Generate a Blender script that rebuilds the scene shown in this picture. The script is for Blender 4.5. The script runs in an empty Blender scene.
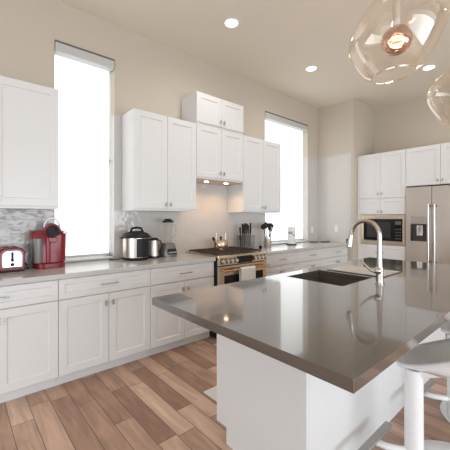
import bpy, bmesh, math, random
from mathutils import Vector, Matrix
random.seed(4)
PI = math.pi
sc = bpy.context.scene
COL = sc.collection

# ------------------------------------------------------------------ camera, world, exposure, fill lights
CAMX, CAMZ, YAW = 3.37, 1.38, math.radians(49.0)
cam_d = bpy.data.cameras.new('camera')
cam_d.sensor_width = 36.0
cam_d.lens = 309.5 / 450 * 36.0
cam_d.shift_y = -7.0 / 450
cam_d.clip_start = 0.02
cam = bpy.data.objects.new('camera', cam_d)
cam.location = (CAMX, 0, CAMZ)
cam.rotation_euler = (PI / 2, 0, YAW)
COL.objects.link(cam)
sc.camera = cam

sc.view_settings.view_transform = 'Standard'
sc.view_settings.look = 'None'
sc.view_settings.gamma = 1.0
sc.view_settings.use_curve_mapping = False
sc.view_settings.exposure = -0.05

world = bpy.data.worlds.new('daylight')
sc.world = world
world.use_nodes = True
bg = world.node_tree.nodes['Background']
bg.inputs['Color'].default_value = (0.92, 0.96, 1.0, 1)
bg.inputs['Strength'].default_value = 1.6

def area_light(name, loc, rot, sx, sy, power, color=(1, 1, 1)):
    l = bpy.data.lights.new(name, 'AREA')
    l.shape = 'RECTANGLE'
    l.size, l.size_y, l.energy, l.color = sx, sy, power, color
    o = bpy.data.objects.new(name, l)
    o.location, o.rotation_euler = loc, rot
    COL.objects.link(o)
    return o

# added fill lights in unseen openings behind and beside the camera, tuned for brightness
area_light('fill_front_opening', (4.3, -3.9, 1.05), (PI / 2 + 0.45, 0, 0), 4.6, 1.8, 84, (0.87, 0.985, 1.08))
area_light('fill_side_opening', (7.3, 1.9, 1.05), (PI / 2 + 0.15, 0, PI / 2), 5.6, 1.8, 150, (0.87, 0.985, 1.08))

# ------------------------------------------------------------------ materials
MATS = {}
def pmat(name, col, rough=0.5, metal=0.0, spec=0.5, coat=0.0, emit=None, emit_s=0.0, bump=0.0, bump_scale=40.0, var=0.0, aniso=None):
    m = bpy.data.materials.new(name)
    m.use_nodes = True
    nt = m.node_tree
    b = nt.nodes['Principled BSDF']
    b.inputs['Base Color'].default_value = (*col, 1)
    b.inputs['Roughness'].default_value = rough
    b.inputs['Metallic'].default_value = metal
    b.inputs['Specular IOR Level'].default_value = spec
    b.inputs['Coat Weight'].default_value = coat
    if emit:
        b.inputs['Emission Color'].default_value = (*emit, 1)
        b.inputs['Emission Strength'].default_value = emit_s
    tc = nt.nodes.new('ShaderNodeTexCoord')
    nz = nt.nodes.new('ShaderNodeTexNoise')
    nz.inputs['Scale'].default_value = bump_scale
    nz.inputs['Detail'].default_value = 3
    if aniso:
        mp = nt.nodes.new('ShaderNodeMapping')
        mp.inputs['Scale'].default_value = aniso
        nt.links.new(tc.outputs['Object'], mp.inputs['Vector'])
        nt.links.new(mp.outputs['Vector'], nz.inputs['Vector'])
    else:
        nt.links.new(tc.outputs['Object'], nz.inputs['Vector'])
    if bump:
        bp = nt.nodes.new('ShaderNodeBump')
        bp.inputs['Strength'].default_value = bump
        bp.inputs['Distance'].default_value = 0.002
        nt.links.new(nz.outputs['Fac'], bp.inputs['Height'])
        nt.links.new(bp.outputs['Normal'], b.inputs['Normal'])
    v = var if var else 0.03
    mx = nt.nodes.new('ShaderNodeMix')
    mx.data_type = 'RGBA'
    mx.inputs['A'].default_value = (*[max(0, c * (1 - v)) for c in col], 1)
    mx.inputs['B'].default_value = (*[min(1, c * (1 + v)) for c in col], 1)
    nt.links.new(nz.outputs['Fac'], mx.inputs['Factor'])
    nt.links.new(mx.outputs['Result'], b.inputs['Base Color'])
    MATS[name] = m
    return m

WALL = pmat('wall_paint', (0.585, 0.52, 0.44), 0.85, spec=0.2, bump=0.05, bump_scale=120)
CEIL = pmat('ceiling_paint_brightened', (0.78, 0.715, 0.62), 0.9, spec=0.2, bump=0.05, bump_scale=120)  # same paint as the walls, lightened to make up for dim ceiling light
WHITE = pmat('white_cabinet_paint', (0.75, 0.75, 0.745), 0.32, var=0.01)
GROOVE = pmat('cabinet_inside', (0.55, 0.54, 0.53), 0.6)
QUARTZ = pmat('light_quartz', (0.54, 0.53, 0.515), 0.16, var=0.05, bump_scale=60)
TAUPE = pmat('taupe_quartz', (0.090, 0.079, 0.070), 0.16, spec=0.6, coat=1.0, var=0.05, bump_scale=90)
TAUPE.node_tree.nodes['Principled BSDF'].inputs['Coat Roughness'].default_value = 0.05
TAUPE.node_tree.nodes['Principled BSDF'].inputs['Coat IOR'].default_value = 1.65
PULL = pmat('satin_pull', (0.62, 0.605, 0.59), 0.25, 1.0)
STEEL = pmat('brushed_steel', (0.66, 0.60, 0.55), 0.28, 1.0, bump=0.04, bump_scale=30, aniso=(40, 40, 1))
FRIDGE = pmat('fridge_steel', (0.62, 0.565, 0.52), 0.33, 1.0, bump=0.04, bump_scale=30, aniso=(1, 1, 40))
WARMSTEEL = pmat('warm_steel', (0.66, 0.55, 0.43), 0.26, 1.0, bump=0.03, bump_scale=30, aniso=(40, 1, 40))
BRONZE = pmat('bronze_bar', (0.62, 0.42, 0.28), 0.22, 1.0)
CHROME = pmat('chrome', (0.82, 0.81, 0.80), 0.10, 1.0)
NICKEL = pmat('brushed_nickel', (0.53, 0.49, 0.45), 0.24, 1.0)
SINKM = pmat('dark_sink_composite', (0.115, 0.095, 0.08), 0.35)
BLACK = pmat('black_plastic', (0.014, 0.013, 0.013), 0.45, spec=0.3)
DKGLASS = pmat('black_glass', (0.008, 0.008, 0.009), 0.08, spec=0.3)
GRATE = pmat('cast_iron', (0.038, 0.026, 0.021), 0.5, bump=0.2, bump_scale=90)
RED = pmat('red_gloss', (0.23, 0.014, 0.024), 0.25, spec=0.4, coat=0.15)
GREYPL = pmat('smoke_grey_plastic', (0.19, 0.185, 0.18), 0.2)
SILVERPL = pmat('silver_plastic', (0.55, 0.54, 0.53), 0.3, 0.6)
GREYMET = pmat('grey_metal_paint', (0.21, 0.205, 0.20), 0.32, 0.5)
STOOLW = pmat('stool_white', (0.84, 0.84, 0.835), 0.25, coat=0.3)
FOOTM = pmat('footrest_grey', (0.42, 0.40, 0.385), 0.35, 0.6)
CLOTH = pmat('white_cloth', (0.84, 0.83, 0.81), 0.9, bump=0.4, bump_scale=300)
PAPER = pmat('paper', (0.84, 0.83, 0.82), 0.9, bump=0.4, bump_scale=200)
INK = pmat('grey_ink', (0.12, 0.12, 0.12), 0.7)
MATW = pmat('white_mat', (0.80, 0.78, 0.76), 0.9, bump=0.6, bump_scale=250)
CASS = pmat('shade_cassette', (0.55, 0.55, 0.54), 0.5)
CASSD = pmat('shade_top_edge', (0.19, 0.165, 0.14), 0.5)
SILL = pmat('window_sill_white', (0.82, 0.83, 0.81), 0.35)
OUTLET = pmat('outlet_ivory', (0.85, 0.80, 0.70), 0.4)
SHADE = pmat('backlit_shade', (0.85, 0.87, 0.87), 0.9, emit=(0.97, 1.0, 1.0), emit_s=1.05)
LENS = pmat('lamp_lens', (0.9, 0.9, 0.88), 0.5, emit=(1.0, 0.96, 0.88), emit_s=6.0)
PUCK = pmat('puck_lens', (0.9, 0.88, 0.8), 0.5, emit=(1.0, 0.83, 0.58), emit_s=7.0)
FILAM = pmat('filament', (1, 0.8, 0.6), 0.5, emit=(1.0, 0.62, 0.36), emit_s=6.0)

def glass_mat(name, tint, edge, blend=0.35, rough=0.03, base=0.04, k=0.65):
    m = bpy.data.materials.new(name)
    m.use_nodes = True
    nt = m.node_tree
    nt.nodes.clear()
    out = nt.nodes.new('ShaderNodeOutputMaterial')
    tr = nt.nodes.new('ShaderNodeBsdfTransparent')
    tr.inputs['Color'].default_value = (*tint, 1)
    gl = nt.nodes.new('ShaderNodeBsdfGlossy')
    gl.inputs['Color'].default_value = (*edge, 1)
    gl.inputs['Roughness'].default_value = rough
    lw = nt.nodes.new('ShaderNodeLayerWeight')
    lw.inputs['Blend'].default_value = blend
    mr = nt.nodes.new('ShaderNodeMapRange')
    mr.inputs['To Min'].default_value = base
    mr.inputs['To Max'].default_value = k
    mx = nt.nodes.new('ShaderNodeMixShader')
    nt.links.new(lw.outputs['Facing'], mr.inputs['Value'])
    nt.links.new(mr.outputs['Result'], mx.inputs['Fac'])
    nt.links.new(tr.outputs[0], mx.inputs[1])
    nt.links.new(gl.outputs[0], mx.inputs[2])
    nt.links.new(mx.outputs[0], out.inputs['Surface'])
    MATS[name] = m
    return m
GLASS = glass_mat('blown_glass', (0.97, 0.945, 0.91), (1.0, 0.95, 0.88), 0.3, base=0.015, k=0.75)
LIP = glass_mat('glass_lip', (0.9, 0.87, 0.83), (1.0, 0.96, 0.9), 0.3, base=0.35, k=0.8)
COPPERGL = glass_mat('copper_tinted_globe', (0.80, 0.62, 0.54), (0.80, 0.68, 0.63), 0.4, base=0.22, k=0.9)
CLEAR = glass_mat('clear_plastic', (0.93, 0.93, 0.92), (1, 1, 1), 0.25, base=0.04, k=0.35)
SMOKE = glass_mat('smoky_clear_plastic', (0.78, 0.78, 0.77), (0.9, 0.9, 0.9), 0.2, base=0.02, k=0.25)
DKSTEEL = pmat('dark_blade_steel', (0.20, 0.195, 0.19), 0.3, 1.0)
PANE = glass_mat('window_pane', (0.95, 0.98, 0.97), (1, 1, 1), 0.2)

def tile_mat(name, ax, wave=0.35, tone=1.0):
    m = pmat(name, (0.60, 0.575, 0.545), 0.07)
    nt = m.node_tree
    b = nt.nodes['Principled BSDF']
    tc = nt.nodes.new('ShaderNodeTexCoord')
    sp = nt.nodes.new('ShaderNodeSeparateXYZ')
    cb = nt.nodes.new('ShaderNodeCombineXYZ')
    nt.links.new(tc.outputs['Object'], sp.inputs[0])
    nt.links.new(sp.outputs[ax], cb.inputs['X'])
    nt.links.new(sp.outputs['Z'], cb.inputs['Y'])
    br = nt.nodes.new('ShaderNodeTexBrick')
    br.inputs['Color1'].default_value = (0.6 * tone, 0.575 * tone, 0.545 * tone, 1)
    br.inputs['Color2'].default_value = (0.59 * tone, 0.565 * tone, 0.535 * tone, 1)
    br.inputs['Mortar'].default_value = (0.575 * tone, 0.55 * tone, 0.52 * tone, 1)
    br.inputs['Scale'].default_value = 1.0
    br.inputs['Mortar Size'].default_value = 0.002
    br.inputs['Brick Width'].default_value = 0.30
    br.inputs['Row Height'].default_value = 0.076
    nt.links.new(cb.outputs[0], br.inputs['Vector'])
    nz = nt.nodes.new('ShaderNodeTexNoise')
    nz.inputs['Scale'].default_value = 13.0
    nz.inputs['Detail'].default_value = 1.5
    nt.links.new(cb.outputs[0], nz.inputs['Vector'])
    ad = nt.nodes.new('ShaderNodeMath')
    ad.operation = 'MULTIPLY_ADD'
    ad.inputs[1].default_value = -0.10
    nt.links.new(br.outputs['Fac'], ad.inputs[0])
    nt.links.new(nz.outputs['Fac'], ad.inputs[2])
    bp = nt.nodes.new('ShaderNodeBump')
    bp.inputs['Strength'].default_value = wave
    bp.inputs['Distance'].default_value = 0.012
    nt.links.new(ad.outputs[0], bp.inputs['Height'])
    for l in list(b.inputs['Normal'].links) + list(b.inputs['Base Color'].links):
        nt.links.remove(l)
    nt.links.new(bp.outputs['Normal'], b.inputs['Normal'])
    nt.links.new(br.outputs['Color'], b.inputs['Base Color'])
    return m
TILE_Y = tile_mat('glazed_tile', 'Y')
TILE_W_SHADED = tile_mat('wavy_tile_shaded', 'Y', 1.0, 0.8)  # dimmer tone puts the shade under the wall cabinet into the tile colour
TILE_X = tile_mat('glazed_tile_side', 'X')

def wood_floor():
    m = bpy.data.materials.new('wood_planks')
    m.use_nodes = True
    nt = m.node_tree
    N, L = nt.nodes, nt.links
    b = N['Principled BSDF']
    tc = N.new('ShaderNodeTexCoord')
    sp = N.new('ShaderNodeSeparateXYZ')
    L.new(tc.outputs['Object'], sp.inputs[0])
    def math_(op, a, bb=None, c=None):
        n = N.new('ShaderNodeMath')
        n.operation = op
        for i, v in enumerate((a, bb, c)):
            if v is None:
                continue
            if isinstance(v, (int, float)):
                n.inputs[i].default_value = v
            else:
                L.new(v, n.inputs[i])
        return n.outputs[0]
    yv = math_('MULTIPLY_ADD', sp.outputs['Y'], 1 / 0.131, 0.9)
    row = math_('FLOOR', yv)
    fy = math_('FRACT', yv)
    wn = N.new('ShaderNodeTexWhiteNoise')
    wn.noise_dimensions = '1D'
    L.new(row, wn.inputs['W'])
    xv = math_('MULTIPLY_ADD', wn.outputs['Value'], 7.3, math_('MULTIPLY', sp.outputs['X'], 1 / 0.75))
    pl = math_('FLOOR', xv)
    fx = math_('FRACT', xv)
    cb = N.new('ShaderNodeCombineXYZ')
    L.new(row, cb.inputs['X'])
    L.new(pl, cb.inputs['Y'])
    w2 = N.new('ShaderNodeTexWhiteNoise')
    w2.noise_dimensions = '2D'
    L.new(cb.outputs[0], w2.inputs['Vector'])
    rp = N.new('ShaderNodeValToRGB')
    els = rp.color_ramp.elements
    els[0].position, els[0].color = 0.0, (0.36, 0.205, 0.142, 1)
    els[1].position, els[1].color = 1.0, (0.74, 0.53, 0.41, 1)
    for p, c in ((0.3, (0.45, 0.275, 0.195, 1)), (0.6, (0.56, 0.36, 0.262, 1)), (0.82, (0.63, 0.42, 0.31, 1))):
        e = els.new(p)
        e.color = c
    L.new(w2.outputs['Value'], rp.inputs['Fac'])
    # grain, stretched along the plank and shifted per plank
    mp = N.new('ShaderNodeCombineXYZ')
    L.new(math_('MULTIPLY_ADD', w2.outputs['Value'], 31.0, math_('MULTIPLY', sp.outputs['X'], 2.2)), mp.inputs['X'])
    L.new(math_('MULTIPLY', sp.outputs['Y'], 14.0), mp.inputs['Y'])
    nz = N.new('ShaderNodeTexNoise')
    nz.inputs['Scale'].default_value = 1.0
    nz.inputs['Detail'].default_value = 5
    nz.inputs['Distortion'].default_value = 1.2
    L.new(mp.outputs[0], nz.inputs['Vector'])
    g = N.new('ShaderNodeMapRange')
    g.inputs['From Min'].default_value = 0.3
    g.inputs['From Max'].default_value = 0.7
    g.inputs['To Min'].default_value = 0.74
    g.inputs['To Max'].default_value = 1.2
    L.new(nz.outputs['Fac'], g.inputs['Value'])
    ey = math_('LESS_THAN', math_('MINIMUM', fy, math_('SUBTRACT', 1.0, fy)), 0.019)
    ex = math_('LESS_THAN', math_('MINIMUM', fx, math_('SUBTRACT', 1.0, fx)), 0.0036)
    gap = math_('MAXIMUM', ey, ex)
    k = math_('MULTIPLY', g.outputs[0], math_('SUBTRACT', 1.0, math_('MULTIPLY', gap, 0.65)))
    vm = N.new('ShaderNodeVectorMath')
    vm.operation = 'SCALE'
    L.new(rp.outputs['Color'], vm.inputs[0])
    L.new(k, vm.inputs['Scale'])
    L.new(vm.outputs[0], b.inputs['Base Color'])
    b.inputs['Roughness'].default_value = 0.38
    bp = N.new('ShaderNodeBump')
    bp.inputs['Strength'].default_value = 0.25
    bp.inputs['Distance'].default_value = 0.002
    L.new(math_('SUBTRACT', nz.outputs['Fac'], gap), bp.inputs['Height'])
    L.new(bp.outputs['Normal'], b.inputs['Normal'])
    return m
FLOOR = wood_floor()

# ------------------------------------------------------------------ mesh helpers
def wloc(o):
    v = Vector((0, 0, 0))
    while o is not None:
        v = v + Vector(o.location)
        o = o.parent
    return v

class MB:
    """collects shapes; build() links them as one mesh object"""
    def __init__(self):
        self.bm = bmesh.new()
        self.mi = 0
    def _f(self, vs):
        try:
            f = self.bm.faces.new(vs)
            f.material_index = self.mi
            return f
        except ValueError:
            return None
    def box(self, x0, x1, y0, y1, z0, z1):
        v = [self.bm.verts.new((x, y, z)) for z in (z0, z1) for y in (y0, y1) for x in (x0, x1)]
        for q in ((0, 2, 3, 1), (4, 5, 7, 6), (0, 1, 5, 4), (2, 6, 7, 3), (0, 4, 6, 2), (1, 3, 7, 5)):
            self._f([v[i] for i in q])
        return self
    def prism(self, base, top):
        """two loops of equal length, capped"""
        a = [self.bm.verts.new(p) for p in base]
        b = [self.bm.verts.new(p) for p in top]
        n = len(a)
        self._f(a[::-1])
        self._f(b)
        for i in range(n):
            self._f([a[i], a[(i + 1) % n], b[(i + 1) % n], b[i]])
        return self
    def loft(self, rings, cap0=True, cap1=True):
        vr = [[self.bm.verts.new(p) for p in r] for r in rings]
        n = len(vr[0])
        for a, b in zip(vr, vr[1:]):
            for i in range(n):
                self._f([a[i], a[(i + 1) % n], b[(i + 1) % n], b[i]])
        if cap0:
            self._f(vr[0][::-1])
        if cap1:
            self._f(vr[-1])
        return self
    def cyl(self, p0, p1, r0, r1=None, seg=20, caps=True):
        r1 = r0 if r1 is None else r1
        p0, p1 = Vector(p0), Vector(p1)
        d = (p1 - p0).normalized()
        u = d.orthogonal().normalized()
        w = d.cross(u)
        ring = lambda p, r: [p + (u * math.cos(2 * PI * i / seg) + w * math.sin(2 * PI * i / seg)) * r for i in range(seg)]
        return self.loft([ring(p0, r0), ring(p1, r1)], caps, caps)
    def lathe(self, prof, c=(0, 0, 0), seg=32, cap0=False, cap1=False):
        rings = [[(c[0] + r * math.cos(2 * PI * i / seg), c[1] + r * math.sin(2 * PI * i / seg), c[2] + z) for i in range(seg)] for r, z in prof]
        return self.loft(rings, cap0, cap1)
    def tube(self, path, r, seg=12, closed=False):
        P = [Vector(p) for p in path]
        n = len(P)
        rr = r if isinstance(r, (list, tuple)) else [r] * n
        t0 = (P[1] - P[0]).normalized()
        u = t0.orthogonal().normalized()
        rings = []
        for i in range(n):
            if closed:
                t = (P[(i + 1) % n] - P[i - 1]).normalized()
            else:
                t = (P[min(i + 1, n - 1)] - P[max(i - 1, 0)]).normalized()
            u = (u - t * u.dot(t)).normalized()
            w = t.cross(u)
            rings.append([P[i] + (u * math.cos(2 * PI * k / seg) + w * math.sin(2 * PI * k / seg)) * rr[i] for k in range(seg)])
        if closed:
            rings.append(rings[0])
            return self.loft(rings, False, False)
        return self.loft(rings)
    def sphere(self, c, r, seg=20, rings=12, sc_=(1, 1, 1)):
        prof = [(max(1e-4, r * math.sin(PI * i / rings)), -r * math.cos(PI * i / rings)) for i in range(rings + 1)]
        R = [[(c[0] + a * math.cos(2 * PI * k / seg) * sc_[0], c[1] + a * math.sin(2 * PI * k / seg) * sc_[1], c[2] + z * sc_[2]) for k in range(seg)] for a, z in prof]
        return self.loft(R)
    def build(self, name, mats, parent=None, bevel=0.0, smooth=False, seg=2, world=True, kind=None, solid=0.0, subsurf=0):
        bm = self.bm
        bmesh.ops.remove_doubles(bm, verts=bm.verts, dist=1e-6)
        bmesh.ops.recalc_face_normals(bm, faces=bm.faces)
        if parent is not None and world:
            bmesh.ops.translate(bm, verts=bm.verts, vec=-wloc(parent))
        me = bpy.data.meshes.new(name)
        bm.to_mesh(me)
        bm.free()
        for m in (mats if isinstance(mats, (list, tuple)) else [mats]):
            me.materials.append(m)
        if smooth:
            for p in me.polygons:
                p.use_smooth = True
        o = bpy.data.objects.new(name, me)
        COL.objects.link(o)
        if parent is not None:
            o.parent = parent
        if kind:
            o['kind'] = kind
        if solid:
            s = o.modifiers.new('solid', 'SOLIDIFY')
            s.thickness = solid
            s.offset = 0
        if subsurf:
            s = o.modifiers.new('sub', 'SUBSURF')
            s.levels = s.render_levels = subsurf
        if bevel:
            b = o.modifiers.new('bev', 'BEVEL')
            b.width, b.segments, b.limit_method, b.angle_limit = bevel, seg, 'ANGLE', math.radians(40)
        if smooth and not subsurf:
            e = o.modifiers.new('es', 'EDGE_SPLIT')
            e.split_angle = math.radians(42)
        return o

def tag(o, label, cat, group=None):
    o['label'], o['category'] = label, cat
    if group:
        o['group'] = group
    return o

def thing(name, label, cat, loc, group=None, rz=0.0):
    o = bpy.data.objects.new(name, None)
    o.empty_display_size = 0.1
    o.location = loc
    o.rotation_euler.z = rz
    COL.objects.link(o)
    return tag(o, label, cat, group)

def copy_tree(o, parent=None):
    c = o.copy()
    COL.objects.link(c)
    if parent is not None:
        c.parent = parent
    for ch in list(o.children):
        copy_tree(ch, c)
    return c

def struct(mb, name, mats, parent=None, **k):
    o = mb.build(name, mats, parent, **k)
    if parent is None:
        o['kind'] = 'structure'
    return o

# ------------------------------------------------------------------ room shell
XR, YF, YB, ZC = 7.5, -4.0, 6.143, 3.51
TZ = 2.52
W1, W2 = (0.726, 1.318), (3.79, 4.985)
WZ = (0.945, 3.12)
BUMPX, BUMPY = 0.722, 5.323

struct(MB().box(-0.2, XR, YF, YB, -0.06, 0), 'floor', FLOOR)
struct(MB().box(-0.2, XR, YF, YB + 0.2, ZC, ZC + 0.08), 'ceiling', CEIL)

m = MB()
def wl(y0, y1, z0, z1):
    m.box(-0.18, 0, y0, y1, z0, z1)
wl(YF, W1[0], 0, ZC)
wl(W1[1], W2[0], 0, ZC)
wl(W2[1], YB, 0, ZC)
for a, b in (W1, W2):
    wl(a, b, 0, WZ[0])
    wl(a, b, WZ[1], ZC)
m.mi = 1
for y0, y1 in ((-0.5, W1[0]), (W1[1], W2[0]), (W2[1], BUMPY)):
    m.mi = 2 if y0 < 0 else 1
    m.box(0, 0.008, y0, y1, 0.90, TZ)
m.mi = 1
for y in (W1[1], W2[1]):
    m.box(-0.12, 0.008, y - 0.008, y, WZ[0] + 0.02, TZ)
struct(m, 'wall_left', [WALL, TILE_Y, TILE_W_SHADED])

m = MB()
m.box(0, BUMPX, BUMPY, YB, 0, ZC)
m.mi = 1
m.box(0.008, 0.69, BUMPY - 0.008, BUMPY, 0.90, TZ + 0.02)
struct(m, 'wall_corner', [WALL, TILE_X])
struct(MB().box(BUMPX, XR, YB, YB + 0.15, 0, ZC), 'wall_back', WALL)
m = MB()   # walls of the open-plan room around the camera, with large openings added to let light in
m.box(XR, XR + 0.15, YF, YB, 0, 0.08).box(XR, XR + 0.15, YF, YB, 2.4, ZC)
m.box(XR, XR + 0.15, YF, -2.3, 0.08, 2.4).box(XR, XR + 0.15, 4.7, YB, 0.08, 2.4)
struct(m, 'wall_right', WALL)
m = MB()
m.box(-0.2, XR, YF - 0.15, YF, 0, 0.08).box(-0.2, XR, YF - 0.15, YF, 2.4, ZC)
m.box(-0.2, 0.6, YF - 0.15, YF, 0.08, 2.4).box(6.6, XR, YF - 0.15, YF, 0.08, 2.4)
struct(m, 'wall_front', WALL)

def window(n, a, b, lab):
    m = MB()
    x0, x1 = -0.17, -0.13
    m.box(x0, x1, a, a + 0.05, *WZ).box(x0, x1, b - 0.05, b, *WZ)
    m.box(x0, x1, a, b, WZ[0], WZ[0] + 0.05).box(x0, x1, a, b, WZ[1] - 0.05, WZ[1])
    m.box(x0, x1, a, b, 2.0, 2.04)
    r = struct(m, 'window_%d' % n, SILL, bevel=0.004)
    MB().box(-0.153, -0.148, a + 0.04, b - 0.04, WZ[0] + 0.04, WZ[1] - 0.04).build('pane', PANE, r)
    MB().box(-0.128, 0.014, a + 0.004, b - 0.012, WZ[0] - 0.001, WZ[0] + 0.014).build('sill', SILL, r, bevel=0.004)
    # roller shade hanging in the reveal
    t = thing('roller_shade', lab, 'window shade', (-0.05, (a + b) / 2, WZ[1]))
    MB().box(-0.092, -0.088, a + 0.012, b - 0.03, WZ[0] + 0.045, WZ[1] - 0.05).build('fabric', SHADE, t)
    MB().box(-0.098, -0.080, a + 0.012, b - 0.03, WZ[0] + 0.022, WZ[0] + 0.047).build('bottom_rail', CASS, t, bevel=0.004)
    MB().box(-0.10, 0.012, a + 0.006, b - 0.008, WZ[1] - 0.105, WZ[1] - 0.016).build('cassette', CASS, t, bevel=0.006)
    MB().box(-0.10, 0.015, a + 0.004, b - 0.004, WZ[1] - 0.014, WZ[1] - 0.001).build('top_channel', CASSD, t)
    MB().box(-0.10, 0.014, b - 0.0075, b - 0.0015, WZ[1] - 0.11, WZ[1] - 0.016).build('bracket', CHROME, t)
window(1, *W1, 'white backlit roller shade in the tall narrow window above the red coffee maker')
window(2, *W2, 'white backlit roller shade in the wider window behind the paper towel roll')

# ------------------------------------------------------------------ cabinet pieces
def face_map(mode, plane):
    """(u, n, z) -> world; mode 'L': front faces +x, 'B': front faces -y"""
    if mode == 'L':
        return lambda u, n, z: (plane + n, u, z)
    return lambda u, n, z: (u, plane - n, z)

def shaker(F, u0, u1, z0, z1, t=0.02, rail=0.062, rec=0.008):
    m = MB()
    def loop(i, n):
        return [F(u0 + i, n, z0 + i), F(u1 - i, n, z0 + i), F(u1 - i, n, z1 - i), F(u0 + i, n, z1 - i)]
    e = 0.0025
    rail = min(rail, (u1 - u0) * 0.28, (z1 - z0) * 0.28)
    m.loft([loop(0, 0), loop(0, t - e), loop(e, t), loop(rail, t), loop(rail + 0.006, t - rec)])
    return m

def bar_pull(F, u, z, L=0.155, t=0.02):
    m = MB()
    m.tube([F(u - L / 2, t + 0.03, z), F(u + L / 2, t + 0.03, z)], 0.0055, 10)
    for s in (-1, 1):
        m.cyl(F(u + s * L * 0.38, t + 0.0005, z), F(u + s * L * 0.38, t + 0.03, z), 0.005, seg=8)
    return m

def tab_pull(F, u, z, t=0.02):
    m = MB()
    m.cyl(F(u, t + 0.0005, z), F(u, t + 0.02, z), 0.006, seg=10)
    m.loft([[F(u + a, t + n, z + b) for a, b in ((-0.008, -0.022), (0.008, -0.022), (0.008, 0.022), (-0.008, 0.022))] for n in (0.018, 0.028)])
    return m

def door(F, root, u0, u1, z0, z1, ku, kz, name='door', pull='tab'):
    d = shaker(F, u0, u1, z0, z1).build(name, WHITE, root)
    if ku is not None:
        (tab_pull if pull == 'tab' else bar_pull)(F, ku, kz).build('knob' if pull == 'tab' else 'handle', PULL, d, smooth=True)
    return d

G = 0.0018
def base_cabinet(y0, y1, label, group='white base cabinets along the wall'):
    r = thing('base_cabinet', label, 'cabinet', (0.31, (y0 + y1) / 2, 0), group)
    MB().box(0.010, 0.60, y0 + 0.0005, y1 - 0.0005, 0.10, 0.890).build('carcass', WHITE, r)
    MB().box(0.02, 0.535, y0 + 0.001, y1 - 0.001, 0.0005, 0.0995).build('toe_kick', WHITE, r)
    F = face_map('L', 0.6005)
    mid = (y0 + y1) / 2
    d = shaker(F, y0 + G, y1 - G, 0.722, 0.884, rail=0.045).build('drawer', WHITE, r)
    bar_pull(F, mid, 0.803).build('handle', PULL, d, smooth=True)
    door(F, r, y0 + G, mid - G, 0.104, 0.714, mid - 0.032, 0.635)
    door(F, r, mid + G, y1 - G, 0.104, 0.714, mid + 0.032, 0.635)
    return r

base_cabinet(-0.189, 0.621, 'white base cabinet under the red toaster, cut off by the picture edge')
base_cabinet(0.621, 1.430, 'white base cabinet with one drawer over two doors under the tall window')
base_cabinet(1.430, 2.225, 'white base cabinet beside the range, under the kettle and blender')
base_cabinet(3.062, 3.815, 'white base cabinet directly past the range under the knife holder')
base_cabinet(3.815, 4.568, 'white base cabinet under the paper towel roll, middle of three past the range')
base_cabinet(4.568, 5.312, 'white base cabinet ending the counter at the tiled corner')

def wall_cabinet(y0, y1, z0, z1, x1, label, kz):
    r = thing('wall_cabinet', label, 'cabinet', (0.17, (y0 + y1) / 2, z0), 'white wall cabinets')
    MB().box(0.0095, x1 - 0.021, y0 + 0.0005, y1 - 0.0005, z0, z1).build('carcass', WHITE, r)
    F = face_map('L', x1 - 0.0205)
    mid = (y0 + y1) / 2
    door(F, r, y0 + G, mid - G, z0 + 0.022, z1 - 0.004, mid - 0.03, kz)
    door(F, r, mid + G, y1 - G, z0 + 0.022, z1 - 0.004, mid + 0.03, kz)
    return r
wall_cabinet(-0.27, 0.688, 1.46, TZ, 0.34, 'white wall cabinet above the toaster and coffee maker, beside the narrow window', 1.53)
wall_cabinet(1.393, 2.180, 1.46, TZ, 0.34, 'white two-door wall cabinet above the pressure cooker and blender', 1.53)
wall_cabinet(2.181, 2.968, 1.862, TZ, 0.34, 'short white wall cabinet over the range with hood lights beneath', 1.945)
wall_cabinet(2.181, 2.968, TZ + 0.002, 2.91, 0.345, 'white wall cabinet stacked highest, above the range hood cabinet', 2.60)
wall_cabinet(2.969, 3.775, 1.46, TZ, 0.34, 'white two-door wall cabinet above the knives, beside the wider window', 1.53)

# range hood insert with two lights under the short cabinet
r = thing('range_hood', 'slim steel hood insert under the short cabinet with two lit warm spots', 'range hood', (0.17, 2.565, 1.85))
MB().box(0.012, 0.318, 2.185, 2.964, 1.842, 1.8615).build('housing', WARMSTEEL, r, bevel=0.003)
for y in (2.40, 2.73):
    MB().cyl((0.25, y, 1.835), (0.25, y, 1.8418), 0.028, seg=20).build('puck_light', PUCK, r)
    l = bpy.data.lights.new('lamp', 'SPOT')
    l.energy, l.color, l.spot_size, l.spot_blend, l.shadow_soft_size = 6.0, (1.0, 0.62, 0.36), math.radians(150), 0.8, 0.03
    lo = bpy.data.objects.new('lamp', l)
    lo.parent = r
    lo.location = Vector((0.25, y, 1.828)) - Vector(r.location)
    COL.objects.link(lo)

# worktops
def slab(x0, x1, y0, y1, name, label):
    o = MB().box(x0, x1, y0, y1, 0.8915, 0.932).build(name, QUARTZ, bevel=0.003)
    tag(o, label, 'worktop', 'light quartz worktops')
slab(0.0095, 0.65, -0.21, 2.227, 'countertop', 'light grey quartz worktop carrying the toaster, coffee maker and blender')
slab(0.0095, 0.65, 3.058, 5.312, 'countertop', 'light grey quartz worktop carrying the knives and paper towel roll')

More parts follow.
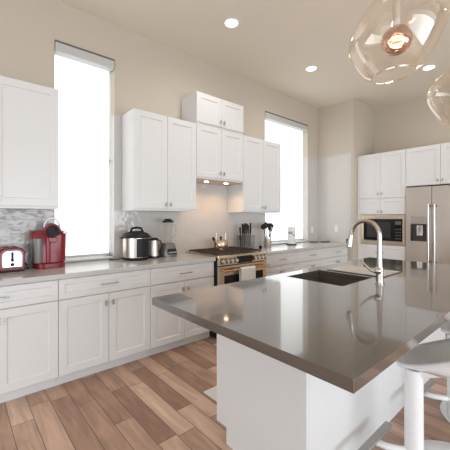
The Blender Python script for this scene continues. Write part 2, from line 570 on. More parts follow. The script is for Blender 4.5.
# ------------------------------------------------------------------ range
RY0, RY1, RF = 2.236, 3.046, 0.70
r = thing('range', 'stainless gas range with bronze-toned front between the light worktops', 'range', (0.35, (RY0 + RY1) / 2, 0))
RM = (RY0 + RY1) / 2
MB().box(0.02, 0.655, RY0, RY1, 0.012, 0.928).build('body', BLACK, r)
for x in (0.08, 0.6):
    for y in (RY0 + 0.06, RY1 - 0.06):
        MB().cyl((x, y, 0.0005), (x, y, 0.012), 0.018, seg=10).build('foot', BLACK, r)
MB().box(0.015, 0.66, RY0, RY1, 0.9285, 0.944).build('cooktop', WARMSTEEL, r, bevel=0.004)
cp = MB().prism([(0.6605, RY0, 0.835), (RF, RY0, 0.835), (RF - 0.004, RY0, 0.932), (0.6625, RY0, 0.945)],
                [(0.6605, RY1, 0.835), (RF, RY1, 0.835), (RF - 0.004, RY1, 0.932), (0.6625, RY1, 0.945)]).build('control_panel', WARMSTEEL, r, bevel=0.004)
MB().box(RF - 0.004, RF + 0.002, RM - 0.13, RM + 0.13, 0.842, 0.926).build('display', DKGLASS, r, bevel=0.002)
for s in (-1, 1):
    for k in range(4):
        y = RM + s * (0.16 + k * 0.066)
        kb = MB().cyl((RF - 0.001, y, 0.884), (RF + 0.005, y, 0.884), 0.029, seg=20).build('control_knob', BLACK, r, smooth=True)
        MB().cyl((RF + 0.0052, y, 0.884), (RF + 0.038, y, 0.884), 0.023, 0.020, seg=20).build('knob_cap', CHROME, kb, smooth=True)
# oven door
d = MB().box(0.6565, RF - 0.004, RY0 + 0.004, RY1 - 0.004, 0.20, 0.826).build('oven_door', WARMSTEEL, r, bevel=0.005)
MB().box(RF - 0.005, RF + 0.001, RY0 + 0.08, RY1 - 0.08, 0.36, 0.718).build('window', DKGLASS, d, bevel=0.002)
m = MB()
m.tube([(RF + 0.05, RY0 + 0.03, 0.780), (RF + 0.05, RY1 - 0.03, 0.780)], 0.014, 14)
for y in (RY0 + 0.06, RY1 - 0.06):
    m.cyl((RF - 0.004, y, 0.780), (RF + 0.05, y, 0.780), 0.011, seg=12)
m.build('handle', BRONZE, d, smooth=True)
MB().box(0.6565, RF - 0.006, RY0 + 0.004, RY1 - 0.004, 0.06, 0.192).build('drawer', WARMSTEEL, r, bevel=0.005)
# grates and burners
for k in range(3):
    a = RY0 + 0.03 + k * (RY1 - RY0 - 0.06) / 3
    b = a + (RY1 - RY0 - 0.06) / 3 - 0.006
    m = MB()
    for x in (0.07, 0.34, 0.61):
        m.box(x - 0.007, x + 0.007, a, b, 0.958, 0.972)
    for y in (a, (a + b) / 2 - 0.006, b - 0.012):
        m.box(0.07, 0.61, y, y + 0.012, 0.958, 0.972)
    for x in (0.16, 0.25, 0.43, 0.52):
        m.box(x - 0.005, x + 0.005, a, b, 0.960, 0.971)
    for x in (0.07, 0.61):
        for y in (a, b - 0.012):
            m.box(x - 0.007, x + 0.007, y, y + 0.012, 0.9442, 0.958)
    m.build('grate', GRATE, r, bevel=0.002)
    for x in (0.205, 0.475):
        MB().cyl((x, (a + b) / 2, 0.9442), (x, (a + b) / 2, 0.956), 0.045, 0.040, seg=20).build('burner', BLACK, r)

# towel over the oven handle
hx, hz = RF + 0.05, 0.780
ty0, ty1 = RM - 0.125, RM + 0.115
prof = [(hx + 0.0185, 0.40), (hx + 0.020, 0.60), (hx + 0.0180, hz)] + [(hx + 0.0175 * math.cos(a), hz + 0.0175 * math.sin(a)) for a in (PI * .2, PI * .4, PI * .6, PI * .8)] + [(hx - 0.018, hz), (hx - 0.0185, 0.60), (hx - 0.019, 0.48)]
m = MB()
rows = [[m.bm.verts.new((x + (0.002 * math.sin(q * 1.7) if x > hx else 0), ty0 + (ty1 - ty0) * q / 10, z)) for q in range(11)] for x, z in prof]
for a, b in zip(rows, rows[1:]):
    for q in range(10):
        m._f([a[q], a[q + 1], b[q + 1], b[q]])
o = m.build('dish_towel', CLOTH, smooth=False, solid=0.004)
tag(o, 'white dish towel draped over the oven handle', 'towel')

# kettle on the back burner
kx, ky, kz = 0.22, 2.665, 0.9725
t = thing('kettle', 'brassy steel kettle with upright handle posts on the range', 'kettle', (kx, ky, kz))
MB().lathe([(0.001, 0), (0.085, 0), (0.094, 0.012), (0.094, 0.075), (0.085, 0.10), (0.05, 0.118), (0.001, 0.120)], (kx, ky, kz), 28).build('body', WARMSTEEL, t, smooth=True)
MB().cyl((kx, ky, kz + 0.12), (kx, ky, kz + 0.132), 0.012, seg=12).sphere((kx, ky, kz + 0.146), 0.018, 12, 8).build('lid_knob', BLACK, t, smooth=True)
sp_ = MB()
sp_.tube([(kx + .02, ky - 0.075, kz + 0.035), (kx + .03, ky - 0.115, kz + 0.075), (kx + .04, ky - 0.15, kz + 0.125)], [0.024, 0.02, 0.014], 12)
sp_.build('spout', WARMSTEEL, t, smooth=True)
MB().cyl((kx + .04, ky - 0.148, kz + 0.122), (kx + .045, ky - 0.172, kz + 0.155), 0.016, 0.015, seg=12).build('spout_cap', BLACK, t, smooth=True)
for s in (-1, 1):
    MB().tube([(kx, ky + s * 0.078, kz + 0.098), (kx, ky + s * 0.082, kz + 0.15), (kx, ky + s * 0.080, kz + 0.205)], 0.009, 10).build('handle_post', WARMSTEEL, t, smooth=True)

# ------------------------------------------------------------------ small appliances
# toaster, end-on to the room
CT = 0.9322
t = thing('toaster', 'red two-slot toaster with chrome end panel on the light worktop', 'toaster', (0.16, 0.352, CT))
def rrect(x, cy, w, zb, zt, rad, n=5, inset=0):
    pts = []
    for cx_, cz_, a0 in ((cy + w / 2 - rad, zt - rad, 0), (cy - w / 2 + rad, zt - rad, PI / 2)):
        for i in range(n + 1):
            a = a0 + i * PI / 2 / n
            pts.append((x, cx_ + rad * math.cos(a), cz_ + rad * math.sin(a)))
    pts += [(x, cy - w / 2, zb), (x, cy + w / 2, zb)]
    return pts
MB().loft([rrect(0.055, .352, 0.17, CT + 0.018, CT + 0.19, 0.05), rrect(0.07, .352, 0.185, CT + 0.018, CT + 0.198, 0.05), rrect(0.27, .352, 0.185, CT + 0.018, CT + 0.198, 0.05), rrect(0.285, .352, 0.17, CT + 0.018, CT + 0.19, 0.05)]).build('shell', RED, t, smooth=True)
MB().loft([rrect(0.2855, .352, 0.142, CT + 0.038, CT + 0.178, 0.04), rrect(0.292, .352, 0.132, CT + 0.043, CT + 0.173, 0.04)]).build('end_panel', CHROME, t, smooth=True)
MB().box(0.2925, 0.2945, .342, .362, CT + 0.085, CT + 0.168).build('lever_slot', BLACK, t)
MB().box(0.2946, 0.312, .340, .364, CT + 0.096, CT + 0.108).build('lever', BLACK, t, bevel=0.004)
MB().cyl((0.2925, .352, CT + 0.064), (0.306, .352, CT + 0.064), 0.015, 0.013, seg=16).build('dial', BLACK, t, smooth=True)
MB().box(0.06, 0.28, .352 - .088, .352 + .088, CT, CT + 0.0178).build('base', BLACK, t, bevel=0.004)
for y in (0.322, 0.382):
    MB().box(0.09, 0.25, y - 0.014, y + 0.014, CT + 0.1975, CT + 0.1995).build('bread_slot', BLACK, t)
m = MB()
m.tube([(0.20, 0.4465, CT + 0.03), (0.215, 0.462, CT + 0.012), (0.22, 0.474, CT + 0.006), (0.18, 0.476, CT + 0.03), (0.11, 0.470, CT + 0.045), (0.06, 0.474, CT + 0.02), (0.02, 0.476, CT + 0.055), (0.014, 0.476, CT + 0.08)], 0.005, 8)
m.build('cord', BLACK, t, smooth=True)

# coffee maker with raised brew head
ky, c0 = 0.646, CT
t = thing('coffee_maker', 'red single-serve coffee maker with its brew head tilted open', 'coffee maker', (0.17, ky, c0))
def oval(x0, x1, y0, y1, z, n=28, p=3.2):
    cx_, cy_, a, b = (x0 + x1) / 2, (y0 + y1) / 2, (x1 - x0) / 2, (y1 - y0) / 2
    out = []
    for i in range(n):
        th = 2 * PI * i / n
        c, s = math.cos(th), math.sin(th)
        out.append((cx_ + a * abs(c) ** (2 / p) * (1 if c > 0 else -1), cy_ + b * abs(s) ** (2 / p) * (1 if s > 0 else -1), z))
    return out
MB().loft([oval(0.03, 0.235, ky - 0.125, ky + 0.125, c0 + 0.002), oval(0.03, 0.235, ky - 0.128, ky + 0.130, c0 + 0.16), oval(0.03, 0.225, ky - 0.148, ky + 0.142, c0 + 0.30), oval(0.035, 0.215, ky - 0.142, ky + 0.136, c0 + 0.325), oval(0.06, 0.19, ky - 0.11, ky + 0.11, c0 + 0.336)]).build('housing', RED, t, smooth=True)
MB().loft([oval(0.05, 0.240, ky - 0.134, ky - 0.058, c0 + 0.05, 20, 4), oval(0.05, 0.244, ky - 0.142, ky - 0.055, c0 + 0.265, 20, 4)]).build('water_tank', GREYPL, t, smooth=True)
MB().loft([oval(0.12, 0.258, ky - 0.05, ky + 0.126, c0 + 0.05, 24, 3), oval(0.12, 0.258, ky - 0.05, ky + 0.132, c0 + 0.30, 24, 3)]).build('front_panel', RED, t, smooth=True)
MB().box(0.11, 0.245, ky + 0.095, ky + 0.136, c0 + 0.301, c0 + 0.322).build('side_cap', SILVERPL, t, bevel=0.008)
MB().loft([oval(0.04, 0.30, ky - 0.122, ky + 0.122, c0, 28, 3.4), oval(0.04, 0.30, ky - 0.122, ky + 0.122, c0 + 0.042, 28, 3.4), oval(0.06, 0.288, ky - 0.11, ky + 0.11, c0 + 0.048, 28, 3.4)]).build('drip_tray', RED, t, smooth=True)
hy_, hzc = ky + 0.012, c0 + 0.335
dirv = Vector((0.93, -0.05, -0.1)).normalized()
hc = Vector((0.20, hy_, hzc))
MB().cyl(hc - dirv * 0.06, hc + dirv * 0.06, 0.062, 0.070, seg=28).build('brew_head', RED, t, smooth=True, bevel=0.006)
MB().cyl(hc + dirv * 0.0605, hc + dirv * 0.066, 0.056, 0.052, seg=24).build('pod_holder', DKGLASS, t, smooth=True)
MB().loft([[hc + dirv * 0.03 + Vector((x, y, z)) for x, y, z in L_] for L_ in
          ([(-.03, -.035, -.06), (.035, -.045, -.055), (.035, .045, -.055), (-.03, .035, -.06)], [(-.03, -.02, -.105), (.035, -.028, -.105), (.035, .028, -.105), (-.03, .02, -.105)])]).build('spout', RED, t, bevel=0.008)
m = MB()
m.tube([hc + Vector((0.02, 0.062 * math.cos(a), 0.030 + 0.082 * math.sin(a))) for a in [PI * i / 14 for i in range(15)]], 0.0085, 10)
m.build('lift_handle', pmat('white_plastic', (0.8, 0.79, 0.78), 0.3), t, smooth=True)

# pressure cooker
px_, py_ = 0.20, 1.474
t = thing('pressure_cooker', 'round stainless pressure cooker with black lid and control panel on the worktop', 'pressure cooker', (px_, py_, CT))
MB().lathe([(0.001, 0), (0.135, 0), (0.142, 0.012), (0.142, 0.03), (0.001, 0.03)], (px_, py_, CT), 36).build('base', BLACK, t, smooth=True)
MB().lathe([(0.001, 0.0302), (0.137, 0.0302), (0.137, 0.235), (0.001, 0.235)], (px_, py_, CT), 36).build('pot_shell', STEEL, t, smooth=True)
MB().lathe([(0.001, 0.2352), (0.147, 0.2352), (0.152, 0.245), (0.147, 0.262), (0.12, 0.285), (0.06, 0.305), (0.001, 0.309)], (px_, py_, CT), 36).build('lid', BLACK, t, smooth=True)
m = MB()
m.tube([(px_ + 0.02, py_ - 0.072, CT + 0.295), (px_ + 0.02, py_ - 0.05, CT + 0.338), (px_ + 0.02, py_, CT + 0.345), (px_ + 0.02, py_ + 0.05, CT + 0.338), (px_ + 0.02, py_ + 0.072, CT + 0.295)], 0.012, 10)
m.build('lid_handle', BLACK, t, smooth=True)
m = MB()
ang = [math.radians(a) for a in range(-22, 62, 7)]
m.loft([[(px_ + rr * math.cos(a), py_ + rr * math.sin(a), z) for a, rr in [(a, 0.1375) for a in ang] + [(a, 0.146) for a in reversed(ang)]] for z in (CT + 0.034, CT + 0.230)])
m.build('control_panel', BLACK, t)
for s in (-1, 1):
    MB().box(px_ - 0.025, px_ + 0.025, py_ + s * 0.160 - 0.014, py_ + s * 0.160 + 0.014, CT + 0.228, CT + 0.246).build('side_handle', BLACK, t, bevel=0.006)
MB().cyl((px_ - 0.02, py_ - 0.06, CT + 0.288), (px_ - 0.02, py_ - 0.06, CT + 0.325), 0.016, 0.013, seg=14).build('steam_valve', SILVERPL, t, smooth=True)
m = MB()
m.tube([(0.16, py_ - 0.135, CT + 0.02), (0.15, py_ - 0.18, CT + 0.006), (0.10, py_ - 0.25, CT + 0.006), (0.06, py_ - 0.22, CT + 0.006)], 0.005, 8)
m.build('cord', BLACK, t, smooth=True)

# kettle (electric)
ex, ey = 0.20, 1.690
t = thing('electric_kettle', 'small stainless electric kettle with black trim, between cooker and blender', 'kettle', (ex, ey, CT))
MB().lathe([(0.001, 0), (0.063, 0), (0.063, 0.022), (0.001, 0.022)], (ex, ey, CT), 28).build('base', BLACK, t, smooth=True)
MB().lathe([(0.001, 0.0222), (0.060, 0.0222), (0.058, 0.06), (0.050, 0.195), (0.001, 0.195)], (ex, ey, CT), 28).build('jug', STEEL, t, smooth=True)
MB().lathe([(0.001, 0.1952), (0.052, 0.1952), (0.050, 0.210), (0.03, 0.224), (0.001, 0.225)], (ex, ey, CT), 28).build('lid', BLACK, t, smooth=True)
m = MB()
m.tube([(ex + 0.02, ey + 0.04, CT + 0.200), (ex + 0.03, ey + 0.070, CT + 0.185), (ex + 0.03, ey + 0.078, CT + 0.12), (ex + 0.02, ey + 0.058, CT + 0.05)], 0.009, 10)
m.build('handle', BLACK, t, smooth=True)

# blender
bx, by = 0.20, 1.872
t = thing('blender', 'grey countertop blender with clear jar and dark lid under the wall cabinet', 'blender', (bx, by, CT))
def sq(c, w, z, n=24, p=4.5):
    return oval(c[0] - w, c[0] + w, c[1] - w, c[1] + w, z, n, p)
MB().loft([sq((bx, by), 0.088, CT), sq((bx, by), 0.090, CT + 0.05), sq((bx, by), 0.070, CT + 0.135), sq((bx, by), 0.060, CT + 0.155)]).build('motor_base', GREYMET, t, smooth=True)
MB().loft([[(bx + 0.090 - 0.001 * 0, by + a, CT + 0.03) for a in (-0.06, 0.06)] + [(bx + 0.078, by + a, CT + 0.095) for a in (0.055, -0.055)],
           [(bx + 0.100, by + a, CT + 0.03) for a in (-0.06, 0.06)] + [(bx + 0.088, by + a, CT + 0.095) for a in (0.055, -0.055)]]).build('button_panel', BLACK, t, bevel=0.003)
m = MB()
for k in range(5):
    m.box(bx + 0.096, bx + 0.104, by - 0.048 + k * 0.021, by - 0.034 + k * 0.021, CT + 0.045, CT + 0.062)
m.build('buttons', SILVERPL, t)
MB().lathe([(0.042, 0.1552), (0.046, 0.175), (0.056, 0.39), (0.058, 0.395)], (bx, by, CT), 28).build('jar', CLEAR, t, smooth=True)
MB().lathe([(0.001, 0.3952), (0.066, 0.3952), (0.066, 0.415), (0.045, 0.42), (0.03, 0.438), (0.001, 0.438)], (bx, by, CT), 28).build('lid', BLACK, t, smooth=True)
m = MB()
m.tube([(bx, by + 0.060, CT + 0.37), (bx, by + 0.105, CT + 0.355), (bx, by + 0.105, CT + 0.25), (bx, by + 0.055, CT + 0.22)], 0.008, 8)
m.build('jar_handle', CLEAR, t, smooth=True)

# knife holder and knives
nx, ny = 0.17, 3.185
t = thing('knife_holder', 'clear upright holder full of black-handled knives beside the range', 'knife holder', (nx, ny, CT))
MB().loft([sq((nx, ny), 0.095, CT + 0.0102, 24, 6), sq((nx, ny), 0.108, CT + 0.20, 24, 6)], True, False).build('clear_sleeve', SMOKE, t)
MB().loft([sq((nx, ny), 0.098, CT, 24, 6), sq((nx, ny), 0.098, CT + 0.008, 24, 6)]).build('foot', SILVERPL, t)
for k, (dx, dy, tilt, hh) in enumerate([(-.03, -.080, -.06, .10), (.02, -.062, -.02, .14), (-.035, -.040, 0, .15), (.03, -.020, .02, .12), (-.02, 0, .01, .155), (.025, .022, 0.02, .13), (-.03, .042, .04, .15), (.03, .060, .05, .11), (-.005, .080, .09, .16)]):
    kn = thing('kitchen_knife', 'black-handled kitchen knife standing in the clear holder beside the range', 'knife', (nx + dx, ny + dy, CT + 0.016), 'knives in the clear holder')
    d = Vector((0, math.sin(tilt), math.cos(tilt)))
    b0 = Vector((nx + dx, ny + dy * 0.9, CT + 0.016))
    p1, p2 = b0 + d * 0.20, b0 + d * (0.20 + hh)
    e = Vector((0, 1, 0))
    def slabp(p, w, th):
        return [p + e * w + Vector((th, 0, 0)), p - e * w + Vector((th, 0, 0)), p - e * w - Vector((th, 0, 0)), p + e * w - Vector((th, 0, 0))]
    MB().loft([slabp(b0, 0.003, 0.0008), slabp(b0 + d * 0.05, 0.010, 0.001), slabp(p1, 0.013, 0.0012)]).build('blade', DKSTEEL, kn)
    MB().loft([slabp(p1 + d * 0.0005, 0.008, 0.008), slabp(p1 + d * hh * 0.5, 0.009, 0.009), slabp(p2, 0.012, 0.009)]).build('handle', BLACK, kn, bevel=0.004)
kn = thing('honing_steel', 'thin black-handled honing steel leaning against the knife holder nearest the range', 'honing steel', (0.15, 3.075, CT))
MB().cyl((0.17, 3.078, CT + 0.001), (0.165, 3.076, CT + 0.13), 0.005, seg=8).build('rod', BLACK, kn, smooth=True)
MB().cyl((0.165, 3.076, CT + 0.1302), (0.163, 3.070, CT + 0.19), 0.010, 0.012, seg=10).build('handle', BLACK, kn, smooth=True)

# utensil crock
ux_, uy_ = 0.20, 3.625
t = thing('utensil_crock', 'brushed steel crock holding black cooking utensils', 'utensil crock', (ux_, uy_, CT))
MB().lathe([(0.001, 0), (0.055, 0), (0.057, 0.004), (0.057, 0.155), (0.054, 0.155), (0.052, 0.008), (0.001, 0.008)], (ux_, uy_, CT), 28).build('cup', STEEL, t, smooth=True)
MB().lathe([(0.0572, 0.148), (0.0595, 0.150), (0.0595, 0.156), (0.0572, 0.158)], (ux_, uy_, CT), 28).build('rim', CHROME, t, smooth=True)
def utensil(name, label, dx, dy, lean, ht, head):
    b0 = Vector((ux_ + dx, uy_ + dy, CT + 0.012))
    d = Vector((lean[0], lean[1], 1)).normalized()
    top = b0 + d * ht
    u = thing(name, label, 'kitchen utensil', b0, 'utensils in the crock')
    MB().cyl(b0, top, 0.005, 0.006, seg=8).build('handle', BLACK, u, smooth=True)
    e = Vector((0.1, 1, 0)); e = (e - d * e.dot(d)).normalized()
    n = d.cross(e)
    m = MB()
    if head == 'spoon':
        m.loft([[top + d * (0.045 + 0.05 * math.cos(q)) + (e * math.cos(a) * 0.042 + n * math.sin(a) * 0.014) * math.sin(q) for a in [2 * PI * i / 14 for i in range(14)]] for q in [PI * (0.02 + 0.96 * j / 8) for j in range(9)]])
    elif head == 'ladle':
        m.loft([[top + d * (0.04 + 0.042 * math.cos(q)) + (e * math.cos(a) * 0.058 + n * math.sin(a) * 0.035) * math.sin(q) for a in [2 * PI * i / 14 for i in range(14)]] for q in [PI * (0.02 + 0.96 * j / 8) for j in range(9)]])
    elif head == 'turner':
        m.prism([top + e * .02 - n * .003, top - e * .02 - n * .003, top - e * .050 + d * .11 - n * .003, top + e * .050 + d * .11 - n * .003],
                [top + e * .02 + n * .003, top - e * .02 + n * .003, top - e * .050 + d * .11 + n * .003, top + e * .050 + d * .11 + n * .003])
    else:
        for s in (-1, 0, 1):
            m.tube([top + e * s * 0.003, top + e * s * 0.028 + d * 0.05, top + e * s * 0.012 + d * 0.10], 0.004, 6)
    m.build('head', BLACK if head != 'tongs' else STEEL, u, smooth=head in ('spoon', 'ladle'))
utensil('ladle', 'black ladle leaning towards the knives out of the steel crock', -0.005, -0.014, (-0.03, -0.19), 0.27, 'ladle')
utensil('slotted_turner', 'black turner with a flat flared head in the steel crock', 0.025, -0.008, (0.10, -0.04), 0.25, 'turner')
utensil('cooking_spoon', 'black oval cooking spoon upright in the steel crock', -0.026, 0.012, (-0.10, 0.05), 0.28, 'spoon')
utensil('spatula', 'black spatula leaning towards the window out of the steel crock', 0.0, 0.01, (0.05, 0.20), 0.24, 'turner')
utensil('tongs', 'steel wire tongs between the black utensils in the crock', 0.02, 0.01, (0.08, 0.1), 0.20, 'tongs')
t = thing('salt_jar', 'tiny black jar on the worktop between knives and utensil crock', 'jar', (0.31, 3.34, CT))
MB().lathe([(0.001, 0), (0.022, 0), (0.024, 0.03), (0.001, 0.03)], (0.31, 3.34, CT), 16).build('body', BLACK, t, smooth=True)
MB().lathe([(0.001, 0.0302), (0.02, 0.0302), (0.018, 0.046), (0.001, 0.05)], (0.31, 3.34, CT), 16).build('lid', BLACK, t, smooth=True)

# paper towel roll on its holder
qx, qy = 0.20, 4.225
t = thing('paper_towel_holder', 'black round base and rod holding up the paper towel roll', 'paper towel holder', (qx, qy, CT))
MB().lathe([(0.001, 0), (0.086, 0), (0.086, 0.014), (0.080, 0.018), (0.001, 0.018)], (qx, qy, CT), 32).build('base', BLACK, t, smooth=True)
MB().cyl((qx, qy, CT + 0.0182), (qx, qy, CT + 0.325), 0.006, seg=10).sphere((qx, qy, CT + 0.333), 0.012, 10, 8).build('rod', SILVERPL, t, smooth=True)
t = thing('paper_towel_roll', 'white printed paper towel roll standing before the wider window', 'paper towel', (qx, qy, CT + 0.019))
MB().lathe([(0.02, 0.019), (0.066, 0.019), (0.066, 0.30), (0.02, 0.30), (0.02, 0.019)], (qx, qy, CT), 36).build('roll', PAPER, t, smooth=True)
def arcpatch(m, a0, a1, z0, z1, n=5, rr=0.0664):
    pts = [math.radians(a0 + (a1 - a0) * i / n) for i in range(n + 1)]
    m.loft([[(qx + q * math.cos(a), qy + q * math.sin(a), z) for a, q in [(a, rr) for a in pts] + [(a, rr + 0.0006) for a in reversed(pts)]] for z in (z0, z1)])
m = MB()
for i, (a, w, zb, h) in enumerate([(-98, 9, .185, .03), (-88, 6, .190, .045), (-78, 9, .185, .028), (-66, 5, .180, .055), (-58, 8, .192, .022), (-47, 9, .172, .03), (-40, 6, .192, .04), (-30, 10, .150, .022), (-16, 9, .155, .018), (-22, 8, .070, .016)]):
    arcpatch(m, a, a + w, CT + zb, CT + zb + h, 3)
m.build('print', INK, t)

# two small flat trays by the corner
for nm, lab, x, y in (('dark_saucer', 'small dark flat dish on the worktop below the window jamb', 0.16, 4.95), ('dark_saucer', 'small dark flat dish tucked into the tiled corner', 0.24, 5.19)):
    o = MB().loft([oval(x - 0.055, x + 0.055, y - 0.10, y + 0.10, CT, 24, 3), oval(x - 0.062, x + 0.062, y - 0.11, y + 0.11, CT + 0.014, 24, 3), oval(x - 0.055, x + 0.055, y - 0.10, y + 0.10, CT + 0.012, 24, 3)]).build(nm, pmat('olive_glaze', (0.10, 0.085, 0.06), 0.4), smooth=True)
    tag(o, lab, 'dish')

# wall outlets
t = thing('wall_outlet', 'ivory wall outlet above the worktop beside the wider window', 'outlet', (0.009, 5.13, 1.16))
MB().box(0.0085, 0.013, 5.085, 5.16, 1.10, 1.22).build('plate', OUTLET, t, bevel=0.002)
MB().box(0.0131, 0.0145, 5.105, 5.14, 1.12, 1.20).build('socket', OUTLET, t)
t = thing('wall_outlet', 'ivory wall outlet on the tiled corner face', 'outlet', (0.40, 5.314, 1.18))
MB().box(0.36, 0.435, 5.310, 5.3145, 1.12, 1.24).build('plate', OUTLET, t, bevel=0.002)
MB().box(0.38, 0.415, 5.3085, 5.3098, 1.14, 1.22).build('socket', OUTLET, t)

# ------------------------------------------------------------------ tall cabinets, microwave, fridge (back wall)
FY = 5.45
r = thing('pantry_cabinet', 'tall white cabinet housing the microwave, beside the fridge', 'cabinet', (1.12, 5.8, 0))
m = MB()
X0, X1 = 0.728, 1.522
m.box(X0, X1, FY + 0.021, YB - 0.004, 1.437, 2.49).box(X0, X1, FY + 0.021, YB - 0.004, 0.10, 0.922)
m.box(X0, 0.792, FY + 0.001, YB - 0.004, 0.922, 1.437).box(1.512, X1, FY + 0.021, YB - 0.004, 0.922, 1.437)
m.build('carcass', WHITE, r)
MB().box(X0, X1, FY + 0.09, YB - 0.01, 0.0005, 0.0995).build('toe_kick', WHITE, r)
F = face_map('B', FY + 0.0205)
MX = (X0 + X1) / 2
for a, b, s in ((X0, MX, -1), (MX, X1, 1)):
    door(F, r, a + G, b - G, 1.718, 2.487, MX + s * 0.032, 1.79)
    door(F, r, a + G, b - G, 1.442, 1.712, MX + s * 0.032, 1.49)
d = shaker(F, X0 + G, X1 - G, 0.60, 0.918, rail=0.05).build('drawer', WHITE, r)
bar_pull(F, MX, 0.80).build('handle', PULL, d, smooth=True)
d = shaker(F, X0 + G, X1 - G, 0.104, 0.594, rail=0.05).build('drawer', WHITE, r)
bar_pull(F, MX, 0.50).build('handle', PULL, d, smooth=True)

t = thing('microwave', 'built-in microwave with steel trim frame in the tall white cabinet', 'microwave', (1.15, 5.6, 0.925))
MB().box(0.82, 1.50, FY + 0.02, FY + 0.45, 0.935, 1.42).build('body', GREYMET, t)
m = MB()
o_, i_ = (0.797, 1.508, 0.928, 1.431), (0.845, 1.478, 0.995, 1.365)
def fl(q, y):
    return [(q[0], y, q[2]), (q[1], y, q[2]), (q[1], y, q[3]), (q[0], y, q[3])]
m.loft([fl(i_, FY + 0.018), fl(o_, FY + 0.018), fl(o_, FY - 0.004), fl(i_, FY - 0.006), fl(i_, FY + 0.018)], False, False)
m.build('trim_frame', WARMSTEEL, t)
MB().box(0.848, 1.345, FY - 0.002, FY + 0.018, 0.998, 1.362).build('door', DKGLASS, t, bevel=0.002)
MB().box(0.90, 1.295, FY - 0.0032, FY - 0.0022, 1.05, 1.31).build('door_window', pmat('microwave_screen', (0.03, 0.03, 0.03), 0.25), t)
MB().box(1.348, 1.475, FY - 0.002, FY + 0.018, 0.998, 1.362).build('keypad', DKGLASS, t, bevel=0.002)
m = MB()
for i in range(3):
    for j in range(4):
        m.box(1.368 + i * 0.032, 1.39 + i * 0.032, FY - 0.0032, FY - 0.0022, 1.03 + j * 0.05, 1.055 + j * 0.05)
m.build('keys', pmat('key_grey', (0.06, 0.06, 0.06), 0.4), t)
MB().box(1.365, 1.455, FY - 0.0032, FY - 0.0022, 1.27, 1.325).build('clock', pmat('display_grey', (0.10, 0.12, 0.10), 0.3), t)

FX0, FX1, FS = 1.532, 2.44, 1.893
t = thing('refrigerator', 'side-by-side stainless refrigerator with ice dispenser next to the tall cabinet', 'refrigerator', ((FX0 + FX1) / 2, 5.8, 0))
MB().box(FX0, FX1, FY + 0.04, YB - 0.03, 0.03, 1.868).build('body', GREYMET, t)
for x in (FX0 + 0.05, FX1 - 0.05):
    for y in (FY + 0.1, YB - 0.1):
        MB().cyl((x, y, 0.0005), (x, y, 0.03), 0.02, seg=10).build('foot', BLACK, t)
dl = MB()
DX0, DX1, DZ0, DZ1 = 1.60, 1.825, 1.013, 1.40
y0, y1 = FY - 0.028, FY + 0.038
dl.box(FX0, DX0, y0, y1, 0.07, 1.862).box(DX1, FS - 0.004, y0, y1, 0.07, 1.862)
dl.box(DX0, DX1, y0, y1, 0.07, DZ0).box(DX0, DX1, y0, y1, DZ1, 1.862)
dl = dl.build('freezer_door', FRIDGE, t)
dr = MB().box(FS + 0.004, FX1, y0, y1, 0.07, 1.862).build('fridge_door', FRIDGE, t, bevel=0.006)
MB().box(DX0, DX1, y0 + 0.001, y0 + 0.02, 1.285, DZ1).build('dispenser_panel', NICKEL, dl, bevel=0.002)
m = MB()
m.box(DX0, DX1, y1 - 0.012, y1 - 0.002, DZ0, 1.285).box(DX0, DX0 + 0.008, y0 + 0.004, y1 - 0.012, DZ0, 1.285).box(DX1 - 0.008, DX1, y0 + 0.004, y1 - 0.012, DZ0, 1.285)
m.build('dispenser_recess', pmat('dispenser_grey', (0.06, 0.05, 0.045), 0.3), dl)
MB().box(1.685, 1.765, y0 + 0.018, y0 + 0.03, 1.105, 1.27).build('dispenser_paddle', CHROME, dl, bevel=0.006)
MB().box(DX0 - 0.006, DX1 + 0.006, y0 - 0.02, y0 + 0.03, DZ0 - 0.012, DZ0 + 0.006).build('drip_tray', STEEL, dl, bevel=0.004)
for x, p in ((FS - 0.036, dl), (FS + 0.044, dr)):
    m = MB()
    m.tube([(x, y0 - 0.05, 0.69), (x, y0 - 0.05, 1.59)], 0.0155, 14)
    m.build('handle', NICKEL, p, smooth=True)
    m = MB()
    for z in (0.715, 1.565):
        m.cyl((x, y0 - 0.0005, z), (x, y0 - 0.05, z), 0.018, seg=12)
    m.build('handle_mount', BLACK, p, smooth=True)

r = thing('overfridge_cabinet', 'white two-door cabinet over the stainless refrigerator', 'cabinet', (1.99, 5.8, 1.885))
CX0, CX1 = 1.524, 2.47
MB().box(CX0, CX1, FY + 0.021, YB - 0.004, 1.885, 2.49).build('carcass', WHITE, r)
MX = 1.995
for a, b, s in ((CX0, MX, -1), (MX, CX1, 1)):
    door(F, r, a + G, b - G, 1.89, 2.487, MX + s * 0.032, 1.945)
o = MB().box(2.472, 2.49, FY + 0.01, YB - 0.004, 0.0005, 2.49).build('end_panel_board', WHITE)
tag(o, 'tall white side panel closing in the refrigerator', 'cabinet panel')

